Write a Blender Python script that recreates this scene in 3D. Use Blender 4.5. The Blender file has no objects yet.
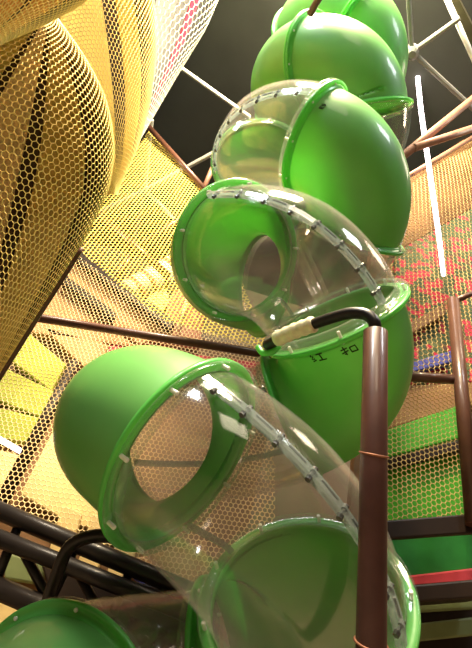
import bpy, math, random
import numpy as np
random.seed(4)
sc = bpy.context.scene
COL = sc.collection

# ------------------------------------------------------------------ camera
FPX = 467.8
VX, VY = 409.0, -235.4                       # vanishing point of the verticals
CAMZ = 1.6
U_ = np.array([(VX-236)/FPX, (VY-324)/FPX, 1.0]); U_ /= np.linalg.norm(U_)
F_ = np.array([0, 0, 1.0]); Y_ = F_ - F_.dot(U_)*U_; Y_ /= np.linalg.norm(Y_)
M = np.array([np.cross(Y_, U_), Y_, U_])     # world axes in lens axes (right, down, forward)
CAM = np.array([0, 0, CAMZ])
from mathutils import Matrix, Vector
cd = bpy.data.cameras.new('camera'); cam = bpy.data.objects.new('camera', cd); COL.objects.link(cam)
Rm = np.stack([M[:, 0], -M[:, 1], -M[:, 2]], 1)
cam.matrix_world = Matrix.Translation(Vector(CAM)) @ Matrix([list(r) for r in Rm]).to_4x4()
cd.sensor_fit = 'VERTICAL'; cd.sensor_height = 24; cd.lens = 24*FPX/648
cd.clip_start = .05; cd.clip_end = 100
sc.camera = cam

# ------------------------------------------------------------------ world, lamps, exposure
sc.view_settings.view_transform = 'Standard'
sc.view_settings.look = 'None'
sc.view_settings.gamma = 1.0
sc.view_settings.use_curve_mapping = False
sc.view_settings.exposure = 0.0
sc.cycles.transparent_max_bounces = 40
sc.cycles.max_bounces = 14
sc.cycles.transmission_bounces = 10
sc.cycles.sample_clamp_indirect = 6
w = bpy.data.worlds.new('hall_ambient'); sc.world = w; w.use_nodes = True
w.node_tree.nodes['Background'].inputs[0].default_value = (1, .86, .7, 1)
w.node_tree.nodes['Background'].inputs[1].default_value = .3

def area_lamp(loc, target, size, watts, col):  # overhead lamps out of view; some are added fill
    l = bpy.data.lights.new('unseen_area_lamp', 'AREA'); l.shape = 'SQUARE'; l.size = size; l.energy = watts; l.color = col
    o = bpy.data.objects.new('unseen_area_lamp', l); COL.objects.link(o); o.location = loc
    o.rotation_euler = (Vector(target)-Vector(loc)).to_track_quat('-Z', 'Y').to_euler()
    return o
WARM = (1, .84, .62); WHITE = (.92, .96, 1); AMBER = (1, .80, .52)
area_lamp((-.6, .1, 9.5), (.2, 2.2, 6.2), 1.5, 3300, AMBER)  # added close above the upper coils, amber to make them limier
area_lamp((-3.0, -1.6, 8.6), (-1.0, 3.0, 3.5), 1.3, 380, WHITE)
area_lamp((3.6, -1.2, 8.8), (.4, 2.4, 3.0), 1.2, 160, WHITE)
area_lamp((-4.2, 2.6, 6.2), (-1.2, 4.2, 2.6), 1.0, 190, WARM)  # added fill that brightens the nets and pads on the left
area_lamp((4.2, 2.0, 9.2), (2.0, 3.6, 2.5), 1.2, 60, WARM)
area_lamp((-.4, -4.2, 7.5), (0, 3.5, 2.5), 2.0, 110, WARM)  # added weak fill from behind the camera

# ------------------------------------------------------------------ helpers
def ray(px, py):
    return M @ np.array([(px-236)/FPX, (py-324)/FPX, 1.0])
def atY(px, py, Y):
    d = ray(px, py); return CAM + d*(Y/d[1])
def atZ(px, py, Z):
    d = ray(px, py); return CAM + d*((Z-CAMZ)/d[2])
def atD(px, py, dep):
    return CAM + ray(px, py)*dep

class MB:
    def __init__(s): s.v = []; s.f = []; s.n = 0
    def add(s, v, f):
        v = np.asarray(v, float); s.v.append(v)
        for q in f: s.f.append([i+s.n for i in q])
        s.n += len(v); return s
    def tube(s, pts, r, seg=14, caps=True):
        pts = np.asarray(pts, float); n = len(pts)
        r = np.full(n, r) if np.isscalar(r) else np.asarray(r, float)
        T = np.gradient(pts, axis=0); T /= np.linalg.norm(T, axis=1)[:, None]
        ref = np.array([0, 0, 1.0]) if abs(T[0][2]) < .9 else np.array([1.0, 0, 0])
        N = np.cross(T[0], ref); N /= np.linalg.norm(N)
        V = []; a = np.linspace(0, 2*np.pi, seg, endpoint=False)
        for i in range(n):
            N = N - N.dot(T[i])*T[i]; N /= np.linalg.norm(N); B = np.cross(T[i], N)
            V.append(pts[i] + r[i]*(np.cos(a)[:, None]*N + np.sin(a)[:, None]*B))
        V = np.concatenate(V)
        F = [[i*seg+j, i*seg+(j+1) % seg, (i+1)*seg+(j+1) % seg, (i+1)*seg+j] for i in range(n-1) for j in range(seg)]
        if caps: F += [list(range(seg))[::-1], [(n-1)*seg+j for j in range(seg)]]
        return s.add(V, F)
    def slab(s, poly, nrm):
        p = np.asarray(poly, float); n = len(p); q = p + np.asarray(nrm, float)
        F = [list(range(n)), [n+i for i in range(n)][::-1]]
        F += [[(i+1) % n, i, n+i, n+(i+1) % n] for i in range(n)]
        return s.add(np.concatenate([p, q]), F)
    def box(s, a, b):
        x0, y0, z0 = a; x1, y1, z1 = b
        return s.slab([(x0, y0, z0), (x1, y0, z0), (x1, y1, z0), (x0, y1, z0)], (0, 0, z1-z0))
    def build(s, name, mat, parent=None, smooth=False, bevel=0):
        me = bpy.data.meshes.new(name)
        me.from_pydata(np.concatenate(s.v).tolist(), [], s.f)
        if smooth: me.polygons.foreach_set('use_smooth', np.ones(len(me.polygons), bool))
        me.update()
        return link(name, me, mat, parent, bevel)

def link(name, me, mat, parent=None, bevel=0):
    o = bpy.data.objects.new(name, me); COL.objects.link(o)
    if mat and not me.materials: me.materials.append(mat)
    if bevel:
        b = o.modifiers.new('bevel', 'BEVEL'); b.width = bevel; b.segments = 2; b.limit_method = 'ANGLE'
    if parent is not None:
        o.parent = parent; o.matrix_parent_inverse = parent.matrix_world.inverted()
    return o
def empty(name, loc):
    o = bpy.data.objects.new(name, None); COL.objects.link(o); o.location = Vector(loc); o.empty_display_size = .1
    o.matrix_world = Matrix.Translation(Vector(loc)); return o
def tag(o, label, cat, group=None, kind=None):
    o['label'] = label; o['category'] = cat
    if group: o['group'] = group
    if kind: o['kind'] = kind
    return o
def struct(o): o['kind'] = 'structure'; return o

def newmat(name):
    m = bpy.data.materials.new(name); m.use_nodes = True; nt = m.node_tree; nt.nodes.clear()
    return m, nt, nt.nodes.new('ShaderNodeOutputMaterial')
def noisy(nt, col, amt, scale):
    tc = nt.nodes.new('ShaderNodeTexCoord'); n = nt.nodes.new('ShaderNodeTexNoise'); n.inputs['Scale'].default_value = scale
    n.inputs['Detail'].default_value = 4
    nt.links.new(tc.outputs['Object'], n.inputs['Vector'])
    r = nt.nodes.new('ShaderNodeValToRGB'); c = np.array(col[:3])
    r.color_ramp.elements[0].color = (*np.clip(c*(1-amt), 0, 1), 1); r.color_ramp.elements[1].color = (*np.clip(c*(1+amt), 0, 1), 1)
    r.color_ramp.elements[0].position = .3; r.color_ramp.elements[1].position = .7
    nt.links.new(n.outputs['Fac'], r.inputs[0]); return r.outputs[0]
def surf_mat(name, col, rough=.5, metal=0, amt=.12, scale=6, coat=0, spec=.3, transl=0, tcol=None):
    m, nt, out = newmat(name)
    p = nt.nodes.new('ShaderNodeBsdfPrincipled')
    c = noisy(nt, col, amt, scale); nt.links.new(c, p.inputs['Base Color'])
    p.inputs['Roughness'].default_value = rough; p.inputs['Metallic'].default_value = metal
    p.inputs['Coat Weight'].default_value = coat; p.inputs['Coat Roughness'].default_value = .06
    p.inputs['Specular IOR Level'].default_value = spec
    s = p.outputs[0]
    if transl:
        t = nt.nodes.new('ShaderNodeBsdfTranslucent'); nt.links.new(noisy(nt, tcol, amt, scale) if tcol else c, t.inputs[0])
        x = nt.nodes.new('ShaderNodeMixShader'); x.inputs[0].default_value = transl
        nt.links.new(s, x.inputs[1]); nt.links.new(t.outputs[0], x.inputs[2]); s = x.outputs[0]
    nt.links.new(s, out.inputs[0]); return m
def emit_mat(name, col, st):
    m, nt, out = newmat(name); e = nt.nodes.new('ShaderNodeEmission')
    e.inputs[0].default_value = (*col, 1); e.inputs[1].default_value = st; nt.links.new(e.outputs[0], out.inputs[0]); return m
def clear_mat(name, tint, haze, hazecol):
    m, nt, out = newmat(name)
    t = nt.nodes.new('ShaderNodeBsdfTransparent'); t.inputs[0].default_value = (*tint, 1)
    d = nt.nodes.new('ShaderNodeBsdfTranslucent'); d.inputs[0].default_value = (*hazecol, 1)
    d2 = nt.nodes.new('ShaderNodeBsdfDiffuse'); d2.inputs[0].default_value = (*hazecol, 1)
    dm = nt.nodes.new('ShaderNodeMixShader'); dm.inputs[0].default_value = .5
    nt.links.new(d.outputs[0], dm.inputs[1]); nt.links.new(d2.outputs[0], dm.inputs[2])
    g = nt.nodes.new('ShaderNodeBsdfGlossy'); g.inputs['Roughness'].default_value = .09
    lw = nt.nodes.new('ShaderNodeLayerWeight'); lw.inputs[0].default_value = .35
    mp = nt.nodes.new('ShaderNodeMapRange'); mp.inputs[1].default_value = 0; mp.inputs[2].default_value = 1
    mp.inputs[3].default_value = haze; mp.inputs[4].default_value = haze+.13
    pw = nt.nodes.new('ShaderNodeMath'); pw.operation = 'POWER'; pw.inputs[1].default_value = 2.5
    nt.links.new(lw.outputs['Facing'], pw.inputs[0]); nt.links.new(pw.outputs[0], mp.inputs[0])
    a = nt.nodes.new('ShaderNodeMixShader'); nt.links.new(mp.outputs[0], a.inputs[0])
    nt.links.new(t.outputs[0], a.inputs[1]); nt.links.new(dm.outputs[0], a.inputs[2])
    fr = nt.nodes.new('ShaderNodeFresnel'); fr.inputs[0].default_value = 1.45
    b = nt.nodes.new('ShaderNodeMixShader'); fm = nt.nodes.new('ShaderNodeMath'); fm.operation = 'MULTIPLY'; fm.inputs[1].default_value = .75
    fq = nt.nodes.new('ShaderNodeMath'); fq.operation = 'MINIMUM'; fq.inputs[1].default_value = .13
    nt.links.new(fr.outputs[0], fm.inputs[0]); nt.links.new(fm.outputs[0], fq.inputs[0]); nt.links.new(fq.outputs[0], b.inputs[0])
    nt.links.new(a.outputs[0], b.inputs[1]); nt.links.new(g.outputs[0], b.inputs[2])
    nt.links.new(b.outputs[0], out.inputs[0]); return m
def mat_mat(name):                                         # red and green patterned play mat
    m, nt, out = newmat(name); p = nt.nodes.new('ShaderNodeBsdfPrincipled'); p.inputs['Roughness'].default_value = .8
    tc = nt.nodes.new('ShaderNodeTexCoord'); v = nt.nodes.new('ShaderNodeTexVoronoi'); v.inputs['Scale'].default_value = 13
    v.inputs['Randomness'].default_value = .45
    nt.links.new(tc.outputs['Object'], v.inputs['Vector'])
    s = nt.nodes.new('ShaderNodeSeparateColor'); nt.links.new(v.outputs['Color'], s.inputs[0])
    r = nt.nodes.new('ShaderNodeValToRGB'); r.color_ramp.interpolation = 'CONSTANT'
    e = r.color_ramp.elements; e[0].position = 0; e[0].color = (.42, .02, .05, 1); e[1].position = .31; e[1].color = (.045, .075, .03, 1)
    for pos, c in ((.78, (.085, .11, .04, 1)), (.93, (.1, .05, .03, 1))):
        k = e.new(pos); k.color = c
    nt.links.new(s.outputs[0], r.inputs[0]); nt.links.new(r.outputs[0], p.inputs['Base Color'])
    nt.links.new(p.outputs[0], out.inputs[0]); return m

GREEN = surf_mat('green_plastic', (.15, .44, .115), .46, amt=.06, scale=3, coat=.35, transl=.34, tcol=(.27, .68, .15), spec=.5)
GREENFL = surf_mat('green_flange_plastic', (.12, .52, .11), .34, amt=.06, scale=4, coat=.4, transl=.35, tcol=(.28, .78, .14))
CLEAR = clear_mat('clear_polycarbonate', (.975, .965, .955), .010, (.92, .84, .78))
CLEARFL = clear_mat('clear_flange', (.97, .98, .97), .03, (.8, .88, .8))
SEAM = clear_mat('seam_plastic', (.75, .79, .78), .38, (.36, .42, .42))
BOLT = surf_mat('white_bolt_cap', (.78, .8, .76), .4, amt=.05)
STEEL = surf_mat('dark_steel_bolt', (.12, .12, .12), .35, metal=.6)
BROWN = surf_mat('brown_pipe_padding', (.06, .024, .018), .38, amt=.2, scale=12, coat=.25)
BROWNP = surf_mat('brown_painted_pipe', (.075, .032, .02), .4, amt=.12, scale=8, coat=.2)
TANP = surf_mat('tan_painted_pipe', (.24, .12, .08), .45, amt=.12, scale=8)
BLACK = surf_mat('black_pipe_foam', (.010, .008, .008), .38, amt=.2, scale=10, coat=.1)
BEAM = surf_mat('dark_beam_padding', (.014, .007, .004), .5, amt=.2, scale=6)
CLOTH = surf_mat('cream_tape_wrap', (.66, .62, .42), .85, amt=.15, scale=40)
WIRE = surf_mat('rusty_tie_wire', (.28, .12, .07), .5, metal=.4)
INK = surf_mat('black_marker_ink', (.02, .03, .02), .8)
YNET = surf_mat('yellow_net_cord', (.86, .66, .24), .7, amt=.08)
TNET = surf_mat('tan_net_cord', (.86, .66, .36), .7, amt=.1)
BYNET = surf_mat('bright_yellow_net_cord', (.92, .76, .20), .7, amt=.08)
PNET = surf_mat('pale_net_cord', (.50, .36, .15), .7, amt=.1)
SNET = surf_mat('silver_net_cord', (.6, .6, .57), .7, amt=.1)
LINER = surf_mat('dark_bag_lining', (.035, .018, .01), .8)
OLIVE = surf_mat('olive_fabric', (.58, .42, .13), .8, amt=.15, transl=.3)
TAN = surf_mat('tan_fabric', (.72, .52, .30), .8, amt=.15, transl=.2)
YEL = surf_mat('yellow_fabric', (.95, .76, .20), .7, amt=.06, transl=.35)
ORANGE = surf_mat('orange_fabric', (.72, .40, .10), .7, amt=.1, transl=.3)
REDF = surf_mat('red_fabric', (.3, .02, .05), .7)
GREYF = surf_mat('grey_fabric', (.06, .06, .055), .7, amt=.3, scale=14)
PADT = surf_mat('tan_foam_pad', (.34, .185, .075), .6, amt=.12)
PADC = surf_mat('cream_foam_pad', (.66, .50, .22), .6, amt=.1)
PADY = surf_mat('lime_foam_pad', (.27, .30, .03), .6, amt=.12)
PADP = surf_mat('pink_foam_pad', (.34, .15, .09), .6, amt=.12)
BEAM2 = surf_mat('dark_ochre_pad', (.11, .055, .02), .7, amt=.15)
PADB2 = surf_mat('ochre_foam_pad', (.26, .14, .055), .6, amt=.12)
PADB = surf_mat('brown_foam_pad', (.17, .09, .04), .6, amt=.15)
PADG = surf_mat('green_foam_pad', (.06, .34, .02), .5, amt=.2, scale=4)
PADDG = surf_mat('dark_green_foam_pad', (.02, .17, .03), .5, amt=.25, scale=4)
PADR = surf_mat('red_foam_pad', (.50, .05, .07), .55, amt=.15)
SLAT = surf_mat('olive_slat_paint', (.15, .19, .08), .55, amt=.1)
BLUE = surf_mat('blue_foam_pad', (.07, .08, .35), .6)
WHITEP = surf_mat('white_plastic', (.85, .83, .74), .5, amt=.04)
TRUSSG = surf_mat('grey_truss_paint', (.17, .175, .165), .45, amt=.08)
TRUSS = surf_mat('white_truss_paint', (.75, .77, .72), .45, amt=.08)
CEIL = surf_mat('dark_ceiling_paint', (.034, .037, .033), .9, amt=.15, scale=1.2)
WALL = surf_mat('dark_wall_paint', (.10, .08, .06), .9, amt=.1, scale=2)
FLOOR = surf_mat('floor_mat_rubber', (.20, .15, .10), .7, amt=.15, scale=2)
LED = emit_mat('led_glow', (1, .84, .84), 9)
MAT = mat_mat('red_green_patterned_mat')

# ------------------------------------------------------------------ the hall
struct(MB().box((-9, -6, -.1), (9, 9, 0)).build('floor', FLOOR))
struct(MB().box((-9, -6, 10), (9, 9, 10.1)).build('ceiling', CEIL))
struct(MB().box((-9, 9, 0), (9, 9.1, 10)).build('wall_back', WALL))
struct(MB().box((-9.1, -6, 0), (-9, 9, 10)).build('wall_left', WALL))
struct(MB().box((9, -6, 0), (9.1, 9, 10)).build('wall_right', WALL))
struct(MB().box((-9, -6.1, 0), (9, -6, 10)).build('wall_front', WALL))

# ------------------------------------------------------------------ spiral tube slide
XA, YA, Z0, R, P = .19375, 2.21417, 1.62169+CAMZ, .42578, 1.31791
def zoff(deg):
    return float(np.interp(deg, [-1300, -760, -700, -600, -180, -130, -90, 400, 500, 700], [.12, .12, .04, 0, 0, -.045, 0, 0, .09, .09]))
def radius(deg):
    return R + .085*math.exp(-((deg-182)/28)**2/2) + .03*math.exp(-((deg+410)/30)**2/2) - .05*math.exp(-((deg+178)/26)**2/2) + .05*math.exp(-((deg-2)/26)**2/2)
def centre(deg):
    a = math.radians(deg); r = radius(deg)
    return np.array([XA+r*math.cos(a), YA+r*math.sin(a), Z0-P*a/(2*math.pi)+zoff(deg)])
def frame(deg):
    a = math.radians(deg); c = centre(deg)
    T = centre(deg+.5)-centre(deg-.5); T /= np.linalg.norm(T)
    N = np.array([math.cos(a), math.sin(a), 0]); N = N-N.dot(T)*T; N /= np.linalg.norm(N); B = np.cross(N, T)
    return c, T, N, B
def tubept(deg, psi, r, dt=0):
    c, T, N, B = frame(deg); p = math.radians(psi)
    return c + dt*T + r*(math.cos(p)*N + math.sin(p)*B)
RT = .378
def section_mesh(d0, d1, seg=56):
    n = max(6, int((d1-d0)/3.2)); V = []; F = []
    a = np.linspace(0, 2*np.pi, seg, endpoint=False)
    for r in (RT, RT-.007):
        for i in range(n+1):
            c, T, N, B = frame(d0+(d1-d0)*i/n)
            V.append(c + r*(np.cos(a)[:, None]*N + np.sin(a)[:, None]*B))
    o = (n+1)*seg
    for i in range(n):
        for j in range(seg):
            k = (j+1) % seg
            F.append([i*seg+j, (i+1)*seg+j, (i+1)*seg+k, i*seg+k])
            F.append([o+i*seg+j, o+i*seg+k, o+(i+1)*seg+k, o+(i+1)*seg+j])
    for j in range(seg):
        k = (j+1) % seg
        F.append([j, k, o+k, o+j]); F.append([n*seg+j, o+n*seg+j, o+n*seg+k, n*seg+k])
    return MB().add(np.concatenate(V), F)
def flange_mesh(d, side, seg=64):
    c, T, N, B = frame(d); a = np.linspace(0, 2*np.pi, seg, endpoint=False)
    ringv = np.cos(a)[:, None]*N + np.sin(a)[:, None]*B
    prof = [(RT-.006, .002), (.416, .002), (.424, .006), (.424, .022), (.416, .028), (.404, .026), (.392, .026), (RT+.004, .04), (RT-.006, .05)]
    V = np.concatenate([c + side*t*T + r*ringv for r, t in prof]); m = len(prof)
    F = [[i*seg+j, i*seg+(j+1) % seg, ((i+1) % m)*seg+(j+1) % seg, ((i+1) % m)*seg+j] for i in range(m) for j in range(seg)]
    if side > 0: F = [f[::-1] for f in F]
    return MB().add(V, F)
rings = [-1348, -1254, -1160, -1066, -937, -843, -749, -649, -549, -455, -361, -306, -258, -136, -44, 48, 142, 241, 332, 424, 518, 612, 706]
cols = 'gggcggcgcgccgcgcgcgcgc'
slide = empty('spiral_tube_slide', (XA, YA, 0))
tag(slide, 'tall spiral tube slide of alternating green and clear plastic sections', 'slide')
boltmesh = MB().tube([(0, 0, -.034), (0, 0, -.032), (0, 0, -.0315), (0, 0, .0315), (0, 0, .032), (0, 0, .034)], [.006, .0085, .0085, .0085, .0085, .006], 12).build('bolt_source', BOLT)
bm_ = boltmesh.data; bpy.data.objects.remove(boltmesh)
seamspec = {241: (28, -48), -136: (6, -34), -549: (330, 14), -44: None}
secs = {}
for i, kc in enumerate(cols):
    d0, d1 = rings[i], rings[i+1]
    name = 'green_tube_section' if kc == 'g' else 'clear_tube_section'
    s = section_mesh(d0, d1).build(name, GREEN if kc == 'g' else CLEAR, slide, smooth=True)
    s['label'] = 'green plastic tube section' if kc == 'g' else 'clear plastic tube section'
    secs[d0] = s
    fm = GREENFL if kc == 'g' else CLEARFL
    flange_mesh(d0, 1).build('end_flange', fm, s, smooth=True)
    flange_mesh(d1, -1).build('end_flange', fm, s, smooth=True)
    if -900 < d0 < 540 and d0 not in (-749, -306, -258, 48):
        c, T, N, B = frame(d0)
        for q in range(9):
            a = math.radians(q*40+12); rad = math.cos(a)*N+math.sin(a)*B
            b = bpy.data.objects.new('bolt', bm_); COL.objects.link(b)
            zz = Vector(T); xx = Vector(rad); yy = zz.cross(xx)
            mw = Matrix((xx, yy, zz)).transposed().to_4x4(); mw.translation = Vector(c + .399*rad)
            b.parent = s; b.matrix_world = mw
    if kc == 'c':                                          # bolted lengthwise seams joining the two half shells
        p0, dp = seamspec.get(d0) or (8, -30)
        for side in (0, 180):
            n = 40; V = []
            for k in range(n+1):
                t = k/n; d = d0+3.5+(d1-d0-7)*t; ps = p0+dp*t+side
                for r, e in ((RT-.002, -2.0), (RT+.030, -2.0), (RT+.030, 2.0), (RT-.002, 2.0)):
                    if side and r > RT+.01: r = RT+.014
                    V.append(tubept(d, ps+e, r))
            F = [[k*4+j, k*4+(j+1) % 4, k*4+4+(j+1) % 4, k*4+4+j] for k in range(n) for j in range(4)] + [[3, 2, 1, 0], [n*4, n*4+1, n*4+2, n*4+3]]
            MB().add(V, F).build('seam_flange', SEAM, s)
            if side == 0 and d0 in seamspec:
                for k in range(8):
                    t = (k+.5)/8; d = d0+3.5+(d1-d0-7)*t; ps = p0+dp*t
                    a0, a1 = tubept(d, ps-4.2, RT+.016), tubept(d, ps+4.2, RT+.016)
                    MB().tube([a0, a0+(a1-a0)*.3, a0+(a1-a0)*.31, a0+(a1-a0)*.69, a0+(a1-a0)*.7, a1], [.011, .011, .006, .006, .011, .011], 8).build('seam_bolt', STEEL, s)
                    # slotted clip between the bolts
                    if k < 7:
                        cl = [tubept(d+(d1-d0-7)/8*u, ps+dp/8*u+2.3, RT+.018) for u in (.25, .5, .75)]
                        MB().tube(cl, .005, 6).build('seam_clip', STEEL, s)

# handwriting in black marker under the rim of the green section
def stroke_px(sec, lines, px, py, h, rr):
    ds = np.linspace(rings[sec]-2, rings[sec+1]+2, 90); pss = np.arange(0, 360, 3)
    best = None
    for d in ds:
        c, T, N, B = frame(d)
        a = np.radians(pss); pts = c + rr*(np.cos(a)[:, None]*N+np.sin(a)[:, None]*B)
        cc = (pts-CAM) @ M; u = 236+FPX*cc[:, 0]/cc[:, 2]; v = 324+FPX*cc[:, 1]/cc[:, 2]
        e = np.hypot(u-px, v-py) + 40*cc[:, 2]; j = int(np.argmin(e))
        if best is None or e[j] < best[0]: best = (e[j], d, pss[j])
    _, d, ps = best
    m = MB(); kd = math.degrees(1/ (R+rr*math.cos(math.radians(ps)))); kp = math.degrees(1/rr)
    for ln in lines:
        m.tube([tubept(d + kd*h*y, ps + kp*h*x, rr+.001) for x, y in ln], .0035, 6)
    return m
iC = rings.index(-44)
KOU = [[(-.9, .25), (-.1, .15)], [(-.5, -.1), (-.5, .9), (-.7, .75)], [(-.95, .65), (-.1, .45)], [(.15, .2), (.15, .8)], [(.15, .2), (.85, .15), (.85, .8)], [(.15, .75), (.85, .75)]]
HONG = [[(-.6, -.1), (-.9, .3), (-.55, .3), (-.95, .65), (-.5, .6)], [(-.9, .9), (-.4, .75)], [(.0, .15), (.9, .1)], [(.45, .1), (.45, .85)], [(-.05, .85), (1, .8)]]
stroke_px(iC, KOU, 348, 345, .042, RT).build('marker_writing', INK, secs[-44])
stroke_px(iC, HONG, 315, 354, .038, RT).build('marker_writing', INK, secs[-44])
iE = rings.index(-455)
ES = [[(.3, -.4), (-.3, -.4), (-.3, .4), (.3, .4)], [(-.3, 0), (.2, 0)], [(1.1, -.4), (.6, -.3), (.7, 0), (1.1, .1), (1, .4), (.6, .4)]]
stroke_px(iE, ES, 322, 106, .028, RT).build('marker_writing', INK, secs[-455])

# ------------------------------------------------------------------ slide support post with bent head
def bez(pts, n=10):
    # Catmull-Rom through the points
    p = [np.array(q, float) for q in pts]; p = [2*p[0]-p[1]]+p+[2*p[-1]-p[-2]]; out = []
    for i in range(1, len(p)-2):
        for k in range(n):
            t = k/n; out.append(.5*((2*p[i])+(-p[i-1]+p[i+1])*t+(2*p[i-1]-5*p[i]+4*p[i+1]-p[i+2])*t*t+(-p[i-1]+3*p[i]-3*p[i+1]+p[i+2])*t**3))
    out.append(p[-2]); return out
ptop = atD(375.5, 331, 1.74); pb = atD(371, 655, 1.30)
pdir = (pb-ptop)/np.linalg.norm(pb-ptop); pfoot = ptop + pdir*((0-ptop[2])/pdir[2])
pfoot = np.array([.80, 1.30, 0]); pknee = ptop + pdir*1.55      # kinked clear of the slide near the floor
post = empty('padded_support_post', pfoot)
tag(post, 'brown padded post in front of the slide with a black bent head', 'post')
L = np.linalg.norm(pfoot-ptop)
tt = [0, .004, .6, .604, .61]
MB().tube([ptop+pdir*t for t in tt]+[ptop+pdir*1.45, pknee+(pfoot-pknee)*.1, pfoot], [.040, .0445, .044, .044, .0435, .042, .042, .041], 24).build('padding_sleeve', BROWN, post, smooth=True)
neck = [ptop+pdir*.05, atD(375, 332, 1.74), atD(374, 322, 1.75), atD(366, 314.5, 1.78), atD(352, 313, 1.82), atD(338, 316, 1.86), atD(318, 322.5, 1.92), atD(290, 333, 2.0), atD(266, 346, 2.08)]
MB().tube(bez(neck, 6), .0235, 16).build('bent_pipe', BLACK, post, smooth=True)
wr = bez([atD(314, 324, 1.93), atD(294, 331.5, 1.99), atD(276, 339.5, 2.045)], 8)
rr_ = .034+.0025*np.sin(np.arange(len(wr))*1.9)
MB().tube(wr, rr_, 18).build('cloth_wrap', CLOTH, post, smooth=True)
for t in (.455, .98):
    c = ptop+pdir*t; a = np.linspace(0, 2*np.pi, 20); e1 = np.cross(pdir, [0, 1, 0]); e1 /= np.linalg.norm(e1); e2 = np.cross(pdir, e1)
    MB().tube([c+.0455*(math.cos(x)*e1+math.sin(x)*e2)+pdir*.012*math.sin(x) for x in a], .004, 6).build('wire_tie', WIRE, post, smooth=True)
MB().tube(bez([atD(258, 347, 2.12), atD(263, 353, 2.08), atD(272, 352, 2.06), atD(279, 346, 2.08)], 6), .014, 8).build('rim_clamp', GREENFL, post, smooth=True)

# black bent support under the left cap
bs = empty('bent_support_pipe', atD(38, 650, 2.2))
tag(bs, 'black bent pipe reaching under the left green cap of the slide', 'pipe')
MB().tube(bez([atD(36, 650, 2.2), atD(47, 605, 2.2), atD(60, 566, 2.2), atD(68, 549, 2.2), atD(80, 540, 2.2), atD(96, 536, 2.2), atD(122, 536, 2.2)], 8), .031, 16).build('bent_pipe', BLACK, bs, smooth=True)
MB().tube([atD(119, 536, 2.2), atD(130, 537, 2.2)], .036, 16).build('end_collar', STEEL, bs, smooth=True)

# ------------------------------------------------------------------ nets
def cords(A, B, rad):
    d = B-A; ln = np.linalg.norm(d, axis=1); ok = ln > 1e-5; A, B, d = A[ok], B[ok], d[ok]/ln[ok][:, None]
    ref = np.where(np.abs(d[:, 1:2]) < .85, np.array([[0, 1.0, 0]]), np.array([[0, 0, 1.0]]))
    n1 = np.cross(d, ref); n1 /= np.linalg.norm(n1, axis=1)[:, None]; n2 = np.cross(d, n1)
    V = []
    for E in (A, B):
        for a in (0, math.pi/2, math.pi, 1.5*math.pi): V.append(E + rad*(math.cos(a)*n1+math.sin(a)*n2))
    V = np.stack(V, 1).reshape(-1, 3); k = np.arange(len(A))[:, None]*8
    F = np.concatenate([k+np.array([[j, (j+1) % 4, 4+(j+1) % 4, 4+j]]) for j in range(4)], 0)
    return V, F.tolist()
def honeycomb(nu, nv):
    i, j = np.meshgrid(np.arange(nu+1), np.arange(nv+1), indexing='ij')
    v = j + np.where((i+j) % 2 == 0, .17, -.17)
    pts = np.stack([i, v], -1).astype(float)
    a = [pts[:-1].reshape(-1, 2)]; b = [pts[1:].reshape(-1, 2)]
    m = ((i+j) % 2 == 0)[:, :-1]
    a.append(pts[:, :-1][m]); b.append(pts[:, 1:][m])
    return np.concatenate(a), np.concatenate(b)
def inpoly(x, y, poly):
    r = np.zeros(len(x), bool); n = len(poly)
    for i in range(n):
        x0, y0 = poly[i]; x1, y1 = poly[(i+1) % n]
        c = ((y0 > y) != (y1 > y)) & (x < (x1-x0)*(y-y0)/((y1-y0) or 1e-9)+x0)
        r ^= c
    return r
def flat_net(name, mat, pix, Y, cell, rad, parent=None, ang=0, tall=1.0, sag=0.04):
    pw = np.array([atY(x, y, Y) for x, y in pix])[:, [0, 2]]
    lo, hi = pw.min(0), pw.max(0); cen = (lo+hi)/2; half = np.linalg.norm(hi-lo)/2+.1
    du = cell/2; dv = cell*.86*tall
    nu = int(2*half/du); nv = int(2*half/dv)
    a, b = honeycomb(nu, nv); ca, sa = math.cos(ang), math.sin(ang)
    def mp(q):
        x = q[:, 0]*du-half; z = q[:, 1]*dv-half
        return np.stack([cen[0]+ca*x-sa*z, cen[1]+sa*x+ca*z], 1)
    A, B = mp(a), mp(b); mid = (A+B)/2; k = inpoly(mid[:, 0], mid[:, 1], pw); A, B = A[k], B[k]
    f3 = lambda q: np.stack([q[:, 0], Y + sag*np.sin(q[:, 0]*2.1)*np.cos(q[:, 1]*1.7), q[:, 1]], 1)
    V, F = cords(f3(A), f3(B), rad)
    return MB().add(V, F).build(name, mat, parent)

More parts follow.
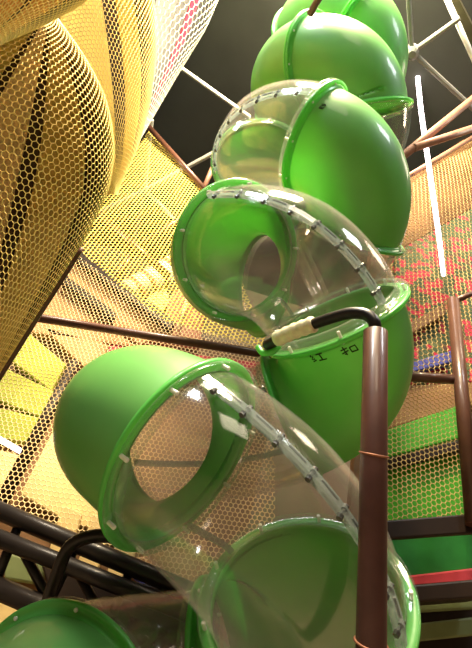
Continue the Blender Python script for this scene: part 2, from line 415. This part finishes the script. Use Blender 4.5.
def net_bag(name, label, top, bot, prof, gores, netmat, goremats, liner, cell, rad, tub=True):
    """hanging bag: honeycomb net around an axis, fabric gores inside its far side"""
    A = atD(*top); Bp = atD(*bot); ax = Bp-A; ln = np.linalg.norm(ax); ax = ax/ln
    mid = (A+Bp)/2; v = mid-CAM; v /= np.linalg.norm(v)
    e1 = np.cross(ax, v); e1 /= np.linalg.norm(e1)
    if ((e1 @ M)[0]) < 0: e1 = -e1
    e2 = np.cross(ax, e1)
    if e2.dot(v) < 0: e2 = -e2
    s_ = [p[0] for p in prof]; r_ = [p[1] for p in prof]
    ss = np.linspace(0, 1, 400); rr = np.interp(ss, s_, r_)
    ker = np.hanning(41); ker /= ker.sum(); rr = np.convolve(np.pad(rr, 20, 'edge'), ker, 'valid')
    def S(s, th, k=1.0):
        s, th = np.broadcast_arrays(np.asarray(s, float), np.asarray(th, float)); r = np.interp(s, ss, rr)*k
        return A + ax*(s*ln)[..., None] + r[..., None]*(np.cos(th)[..., None]*e1+np.sin(th)[..., None]*e2)
    root = empty(name, A); tag(root, label, 'hanging net', 'hanging net bags')
    rm = max(r_); nu = int(2*math.pi*rm/(cell/2)*(230/360)); nu += nu % 2; nv = int(ln/(cell*.86))
    a, b = honeycomb(nu, nv)
    f = lambda q: S(np.clip(q[:, 1]/nv, 0, 1), math.radians(155)+q[:, 0]/nu*math.radians(230))
    V, F = cords(f(a), f(b), rad)
    MB().add(V, F).build('cord_net', netmat, root)
    def patch(nm, t0, t1, k, mat, s0=.02, s1=.98):
        th = np.radians(np.linspace(t0, t1, max(5, int(abs(t1-t0)/3)))); sv = np.linspace(s0, s1, 60); n = len(th)
        V = np.concatenate([S(sv[:, None], th[None], k).reshape(-1, 3), S(sv[:, None], th[None], k-.012).reshape(-1, 3)]); o = 60*n
        F = [[i*n+j, i*n+j+1, (i+1)*n+j+1, (i+1)*n+j] for i in range(59) for j in range(n-1)]
        F += [[o+q for q in f[::-1]] for f in F]
        F += [[j, o+j, o+j+1, j+1] for j in range(n-1)] + [[59*n+j+1, o+59*n+j+1, o+59*n+j, 59*n+j] for j in range(n-1)]
        F += [[(i+1)*n, o+(i+1)*n, o+i*n, i*n] for i in range(59)] + [[i*n+n-1, o+i*n+n-1, o+(i+1)*n+n-1, (i+1)*n+n-1] for i in range(59)]
        return MB().add(V, F).build(nm, mat, root, smooth=True)
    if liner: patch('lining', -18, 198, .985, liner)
    for (t0, t1, mi) in gores: patch('fabric_gore', t0, t1, .955, goremats[mi])
    return S, root

d1 = 3.0; k1 = d1/FPX
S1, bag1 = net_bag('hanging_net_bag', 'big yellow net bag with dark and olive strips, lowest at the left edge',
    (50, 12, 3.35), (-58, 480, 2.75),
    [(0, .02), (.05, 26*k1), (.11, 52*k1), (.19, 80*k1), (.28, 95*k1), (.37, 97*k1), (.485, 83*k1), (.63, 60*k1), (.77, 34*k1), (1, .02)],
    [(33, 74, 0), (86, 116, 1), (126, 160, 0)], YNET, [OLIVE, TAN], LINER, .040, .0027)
k2 = 4.5/FPX
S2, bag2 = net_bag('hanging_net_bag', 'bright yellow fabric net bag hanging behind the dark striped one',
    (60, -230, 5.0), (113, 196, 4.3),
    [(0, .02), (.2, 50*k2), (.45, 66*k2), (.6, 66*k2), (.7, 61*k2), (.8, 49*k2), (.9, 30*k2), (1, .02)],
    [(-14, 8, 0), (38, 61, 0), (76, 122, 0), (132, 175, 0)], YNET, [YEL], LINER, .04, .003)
k3 = 5.7/FPX
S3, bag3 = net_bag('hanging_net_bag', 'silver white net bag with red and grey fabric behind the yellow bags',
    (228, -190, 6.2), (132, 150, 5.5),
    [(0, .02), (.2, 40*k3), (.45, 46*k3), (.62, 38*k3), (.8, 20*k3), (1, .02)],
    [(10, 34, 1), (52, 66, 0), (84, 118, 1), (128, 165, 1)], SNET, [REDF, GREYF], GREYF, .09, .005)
k4 = 2.5/FPX
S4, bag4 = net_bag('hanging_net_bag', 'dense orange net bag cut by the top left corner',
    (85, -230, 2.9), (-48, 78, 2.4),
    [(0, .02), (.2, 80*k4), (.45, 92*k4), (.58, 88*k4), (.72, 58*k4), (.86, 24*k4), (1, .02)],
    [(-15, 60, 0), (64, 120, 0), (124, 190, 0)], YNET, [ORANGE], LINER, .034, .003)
# brown hem rope along the lower bag's edge
hr = empty('net_hem_rope', atD(78, 256, 3.0)); tag(hr, 'brown rope hem pulled tight along the striped net bag', 'rope')
MB().tube(bez([atD(82, 248, 2.98), atD(60, 283, 2.93), atD(35, 322, 2.88), (atD(-4, 384, 2.82))], 6), .014, 10).build('rope', BROWNP, hr, smooth=True)

NG = 'climbing nets of the play structure'
n1 = flat_net('climbing_net', BYNET, [(70, 262), (112, 178), (150, 128), (207, 192), (268, 350), (165, 322), (80, 252)], 3.9, .050, .0068, ang=.5, tall=.9)
tag(n1, 'fine bright yellow net stretched under the roof, left of the slide', 'net', NG)
n2 = flat_net('climbing_net', TNET, [(-10, 392), (76, 254), (165, 322), (275, 348), (275, 610), (190, 600), (-10, 508)], 3.5, .037, .0030, ang=.15)
tag(n2, 'tan net wall in front of the pads, below the brown rail', 'net', NG)
n3 = flat_net('climbing_net', PNET, [(380, 380), (490, 376), (490, 518), (380, 526)], 3.1, .041, .0030, ang=-.5)
tag(n3, 'pale net wall over the green pads, right of the brown padded post', 'net', NG)
n4 = flat_net('climbing_net', PNET, [(392, 186), (478, 136), (490, 375), (380, 379)], 3.1, .056, .0040, ang=-.5)
tag(n4, 'tan net over the patterned mat, right of the upper slide', 'net', NG)

# ------------------------------------------------------------------ helpers for the play structure behind the nets
def pad(name, mat, pix, Y, depth, label, cat='pad', group=None, bevel=.012):
    if Y >= 3.4 and name != 'walkway_deck':              # fixed in layers on the front of the tower walls
        W = 4.44 if pix[0][0] < 300 else 3.72
        lay = 1 if name in ('foam_pad', 'lime_slat', 'patterned_mat') else 2
        Y, depth = W-.11*lay, .106
    p = [atY(x, y, Y) for x, y in pix]; c = np.mean(p, 0)
    o = MB().slab(p, (0, depth, 0)).build(name, mat, None, bevel=bevel)
    return tag(o, label, cat, group)
def pipe(name, mat, a, b, r, label, cat='pipe', group=None, seg=14, ext=True):
    a = np.asarray(a); b = np.asarray(b)
    o = MB().tube([a, b], r, seg).build(name, mat, None, smooth=False)
    me = o.data; me.polygons.foreach_set('use_smooth', np.array([len(p.vertices) == 4 for p in me.polygons]))
    return tag(o, label, cat, group)

# long brown rail left of the slide
pipe('rail_pipe', BROWNP, atY(-30, 307, 3.25), atY(300, 360, 3.25), .036, 'dark brown rail running level behind the slide from the left', 'rail')
# pipes behind the bright yellow net
PG = 'brown pipes behind the yellow net'
pipe('frame_pipe', BROWNP, atY(98, 214, 4.2), atY(168, 276, 4.2), .045, 'brown pipe running down right behind the bright yellow net', 'pipe', PG)
pipe('frame_pipe', BROWNP, atY(114, 282, 4.3), atY(137, 247, 4.3), .045, 'short brown pipe rising to the crossing behind the yellow net', 'pipe', PG)
pipe('frame_pipe', BROWNP, atY(134, 250, 4.25), atY(206, 202, 4.25), .045, 'brown pipe rising right from the crossing behind the yellow net', 'pipe', PG)
pipe('rail_pipe', BROWNP, atY(147, 125, 3.85), atY(214, 200, 3.85), .04, 'brown rail along the upper edge of the yellow net', 'rail')
pipe('rail_pipe', TANP, atY(204, 188, 3.9), atY(216, 160, 3.9), .035, 'short tan pipe between the yellow net and the clear section', 'rail')

# deck edge and pads, left
pad('deck_beam', BEAM, [(80, 250), (176, 321), (170, 329), (74, 258)], 4.0, .3, 'dark beam slanting down right under the yellow net', 'beam')
pad('foam_pad', PADT, [(76, 262), (170, 332), (140, 345), (60, 290)], 4.0, .12, 'tan panel just below the slanting dark beam', 'panel')
pad('deck_beam', BEAM, [(62, 272), (116, 312), (113, 319), (58, 279)], 3.95, .1, 'short dark beam crossing the tan panels by the net bag', 'beam')
pad('foam_pad', PADT, [(52, 286), (60, 293), (138, 347), (30, 332)], 4.1, .12, 'tan panel between the short beam and the brown rail', 'panel')
pad('foam_pad', PADP, [(168, 300), (182, 284), (208, 296), (200, 345), (160, 340)], 4.3, .12, 'pinkish brown panel left of the green ring above the rail', 'panel')
bo = empty('striped_bolster', atY(150, 280, 4.35)); tag(bo, 'white bolster with brown stripes behind the yellow net', 'bolster')
ba, bb = atY(126, 296, 4.78), atY(184, 262, 4.78)
MB().tube([ba, ba+(bb-ba)*.03, ba+(bb-ba)*.97, bb], [.12, .19, .19, .12], 20).build('cushion', WHITEP, bo, smooth=True)
for k in range(5):
    c0 = ba+(bb-ba)*(.12+.19*k); MB().tube([c0, c0+(bb-ba)*.06], .194, 20).build('stripe_band', PADP, bo, smooth=True)
pad('foam_pad', PADC, [(140, 304), (164, 284), (170, 300), (158, 318)], 4.25, .1, 'small cream pad tucked under the striped bolster', 'pad')
pipe('frame_pipe', WHITEP, atY(178, 330, 4.1), atY(192, 282, 4.1), .022, 'thin white post left of the upper green ring', 'post')
# pads below the rail
def tower(name, mat, pix, Y, d):
    p = [atY(x, y, Y) for x, y in pix]; p = p + [np.array([p[-1][0], Y, 0]), np.array([p[0][0], Y, 0])]
    return struct(MB().slab(p, (0, d, 0)).build(name, mat))
tower('wall_tower_left', PADB, [(-40, 345), (74, 262), (172, 334), (285, 352)], 4.45, .1)
tower('wall_tower_right', PADB, [(375, 198), (505, 112)], 3.72, .1)
pad('foam_pad', PADR, [(110, 345), (262, 362), (250, 385), (100, 372)], 4.4, .1, 'dull red pad behind the top of the left cap', 'pad')
pad('foam_pad', PADT, [(42, 326), (110, 345), (100, 362), (82, 366)], 4.2, .1, 'tan strip just under the brown rail, left of the cap', 'pad')
for k, lb in enumerate(('upper lime pad slat beside the net bag hem', 'middle lime pad slat beside the dark slanting pole', 'lower lime pad slat at the left edge')):
    x0 = k*-22; y0 = k*36
    pad('lime_slat', PADY, [(28+x0, 332+y0), (66+x0*.55, 364+y0*.75), (51+x0*.5, 391+y0*.72), (10+x0, 360+y0)], 4.0+.06*k, .1, lb, 'pad', 'lime slats')
pipe('frame_pole', BEAM, atY(76, 362, 3.7), atY(-6, 516, 3.7), .05, 'dark pole slanting behind the tan net at the left', 'pole')
pad('foam_pad', PADC, [(80, 384), (128, 540), (64, 520), (20, 494), (58, 420)], 4.1, .12, 'cream pad left of the green cap behind the net', 'pad')
CG = 'cream planks under the left cap'
for k, (x, lb) in enumerate(((62, 'cream plank nearest the dark pole, under the left cap'), (92, 'middle cream plank under the left cap'), (122, 'cream plank nearest the blue strip'))):
    pad('cream_plank', PADC, [(x, 505+k*8), (x+20, 512+k*8), (x+4, 570+k*8), (x-16, 560+k*8)], 3.95, .08, lb, 'plank', CG)
pad('foam_pad', PADT, [(128, 560), (206, 540), (214, 610), (160, 600)], 4.1, .1, 'tan pad seen between the two lower green sections', 'pad')
pad('foam_strip', BLUE, [(122, 566), (130, 562), (166, 594), (158, 600)], 3.9, .06, 'blue strip behind the net below the left cap', 'strip')
pad('foam_pad', PADC, [(-10, 448), (20, 455), (8, 500), (-10, 500)], 4.3, .1, 'cream pad at the left edge behind the dark pole', 'pad')
ll = pipe('led_tube', LED, atY(-6, 436, 4.05), atY(22, 452, 4.05), .022, 'white light tube behind the net at the left edge', 'lamp')

# black truss walkway edge, lower left
tr = empty('steel_truss', atY(0, 560, 3.3)); tag(tr, 'black steel truss slanting across the lower left', 'truss')
def tb(nm, a, b, r, Y=3.3): MB().tube([atY(*a, Y), atY(*b, Y)], r, 14).build(nm, BLACK, tr, smooth=True)
tb('top_chord', (-12, 506), (215, 602), .055); tb('middle_chord', (-12, 534), (215, 624), .05, 3.25); tb('bottom_chord', (-12, 584), (120, 640), .06)
for a, b in (((20, 522), (-6, 585)), ((20, 545), (52, 606)), ((75, 548), (48, 606)), ((78, 572), (112, 636)), ((130, 570), (106, 632))): tb('brace', a, b, .03, 3.32)
pad('walkway_deck', BEAM, [(40, 560), (220, 600), (220, 660), (70, 660)], 3.55, .06, 'dark board behind the black truss', 'board')
pad('foam_pad', PADC, [(-12, 592), (26, 604), (24, 640), (-12, 640)], 3.9, .06, 'small cream pad under the truss in the corner', 'pad')
pad('foam_pad', SLAT, [(6, 552), (48, 566), (40, 584), (4, 578)], 3.7, .05, 'dull olive pad glimpsed between the truss bars', 'pad')

# ------------------------------------------------------------------ right side
pipe('rail_pipe', TANP, atY(392, 186, 3.05), atY(482, 132, 3.05), .033, 'tan rail along the top of the right net', 'rail')
pipe('rail_pipe', TANP, atY(398, 160, 2.5), atY(486, 88, 2.5), .047, 'steep tan pipe crossing the light tube at upper right', 'pipe')
pipe('rail_pipe', TANP, atY(414, 148, 2.48), atY(486, 124, 2.48), .044, 'shallow tan pipe branching from the steep one', 'pipe')
pad('foam_pad', BEAM2, [(392, 190), (480, 140), (480, 203), (396, 252)], 3.6, .1, 'tan panel behind the top of the right net', 'panel')
pad('patterned_mat', MAT, [(396, 252), (486, 200), (490, 381), (396, 385)], 3.7, .08, 'red and green patterned mat behind the right net', 'mat')
pad('deck_beam', PADB, [(404, 326), (446, 302), (446, 314), (404, 338)], 3.6, .06, 'short brown strip on the patterned mat', 'strip')
pad('foam_strip', BLUE, [(404, 364), (452, 350), (452, 362), (404, 374)], 3.6, .05, 'blue strip low on the patterned mat', 'strip')
pad('foam_pad', PADB2, [(380, 386), (490, 382), (490, 396), (380, 432)], 3.55, .1, 'tan band under the right cross bar', 'panel')
pad('foam_pad', PADG, [(380, 432), (466, 402), (466, 436), (380, 460)], 3.45, .12, 'bright green pad above the dark gap on the right', 'pad')
pad('deck_beam', BEAM, [(380, 460), (490, 432), (490, 444), (380, 470)], 3.4, .12, 'thin dark beam between the two green pads', 'beam')
pad('foam_pad', PADG, [(380, 470), (490, 444), (490, 516), (380, 524)], 3.5, .12, 'large green pad behind the lower right net', 'pad')
pad('deck_beam', BEAM, [(376, 521), (490, 512), (490, 532), (376, 540)], 3.0, .06, 'dark beam under the large green pad', 'beam')
pad('foam_pad', PADDG, [(376, 538), (490, 528), (490, 570), (376, 580)], 3.3, .1, 'dark green panel between the dark beams', 'panel')
pad('foam_strip', PADR, [(396, 577), (490, 566), (490, 580), (396, 588)], 3.27, .1, 'red strip resting on the lower dark beam', 'strip')
pad('deck_beam', BEAM, [(376, 588), (490, 578), (490, 597), (376, 605)], 3.0, .25, 'lower dark beam under the red strip', 'beam')
pad('wood_slat', SLAT, [(376, 605), (490, 596), (490, 608), (376, 615)], 3.3, .05, 'upper olive slat below the red strip', 'slat', 'olive slats')
pad('wood_slat', SLAT, [(376, 628), (490, 615), (490, 634), (376, 646)], 3.3, .05, 'wider olive slat at the bottom right', 'slat', 'olive slats')
pad('walkway_deck', BEAM, [(370, 596), (495, 590), (495, 680), (370, 690)], 3.5, .06, 'dark board behind the olive slats', 'board')
rp = pipe('frame_post', BROWNP, atY(453, 300, 2.95), atY(474, 525, 2.95), .055, 'brown post in front of the right net', 'post')
pipe('rail_pipe', BROWNP, atY(404, 376, 2.98), atY(462, 380, 2.98), .042, 'brown cross bar between the slide and the right post', 'rail')
pipe('rail_pipe', BROWNP, atY(451, 303, 2.95), atY(486, 287, 2.95), .028, 'brown rail rising right from the post head', 'rail')

# hanging light tube and its cable
lt = empty('led_tube_light', atY(417, 70, 3.0)); tag(lt, 'glowing white light tube hanging at upper right', 'lamp')
pts = [atY(417, 70, 3.0), atY(421, 110, 3.0), atY(428, 160, 2.95), atY(436, 215, 2.95), atY(440, 245, 2.93), atY(443.5, 275, 2.93)]
MB().tube(bez(pts, 6), list(np.linspace(.036, .019, 31)), 12).build('tube', LED, lt, smooth=True)
MB().tube([atY(413, 52, 3.0), atY(417, 72, 3.0)], .006, 8).build('cable', TRUSS, lt)

# ------------------------------------------------------------------ ceiling trusses
def truss(label, bars, Z, TRUSS=TRUSS):
    n0 = bars[0][0]; r = empty('ceiling_truss', atZ(*n0, Z)); tag(r, label, 'truss', 'ceiling trusses')
    for a, b, rad in bars: MB().tube([atZ(*a, Z), atZ(*b, Z)], rad, 10).build('bar', TRUSS, r)
    return r
truss('white roof truss seen above and through the yellow net', [((145, 190), (232, 143), .045), ((145, 190), (95, 214), .045), ((145, 190), (190, 235), .045), ((145, 190), (152, 120), .035), ((145, 190), (128, 275), .03)], 9.3)
truss('thin white roof bar between the net bags and the slide', [((170, 60), (250, 117), .033)], 9.4)
rt = truss('white roof truss joint at the upper right of the slide', [((412, 52), (408, -10), .032), ((412, 52), (460, 18), .036), ((412, 52), (480, 115), .036)], 9.0, TRUSSG)
n = MB()
c = atZ(412, 52, 9.0)
n.tube([c+np.array([0, 0, -.1]), c+np.array([0, 0, -.07]), c+np.array([0, 0, .07]), c+np.array([0, 0, .1])], [.05, .09, .09, .05], 12).build('node', TRUSSG, rt)
bmz = [atZ(442, -12, 9.3), atZ(452, -14, 9.3), atZ(490, 60, 9.3), atZ(490, 95, 9.3)]
tag(MB().slab(bmz, (0, 0, .25)).build('ceiling_panel', surf_mat('olive_panel', (.075, .07, .035), .8)), 'olive ceiling panel in the top right corner', 'panel')
pipe('frame_pipe', TRUSS, atZ(442, -12, 9.25), atZ(490, 96, 9.25), .035, 'pale edge strip of the olive ceiling panel', 'strip')
pipe('frame_pipe', BROWNP, atD(327, -16, 3.2), atD(310, 14, 3.4), .026, 'brown pipe end touching the topmost green section', 'pipe')
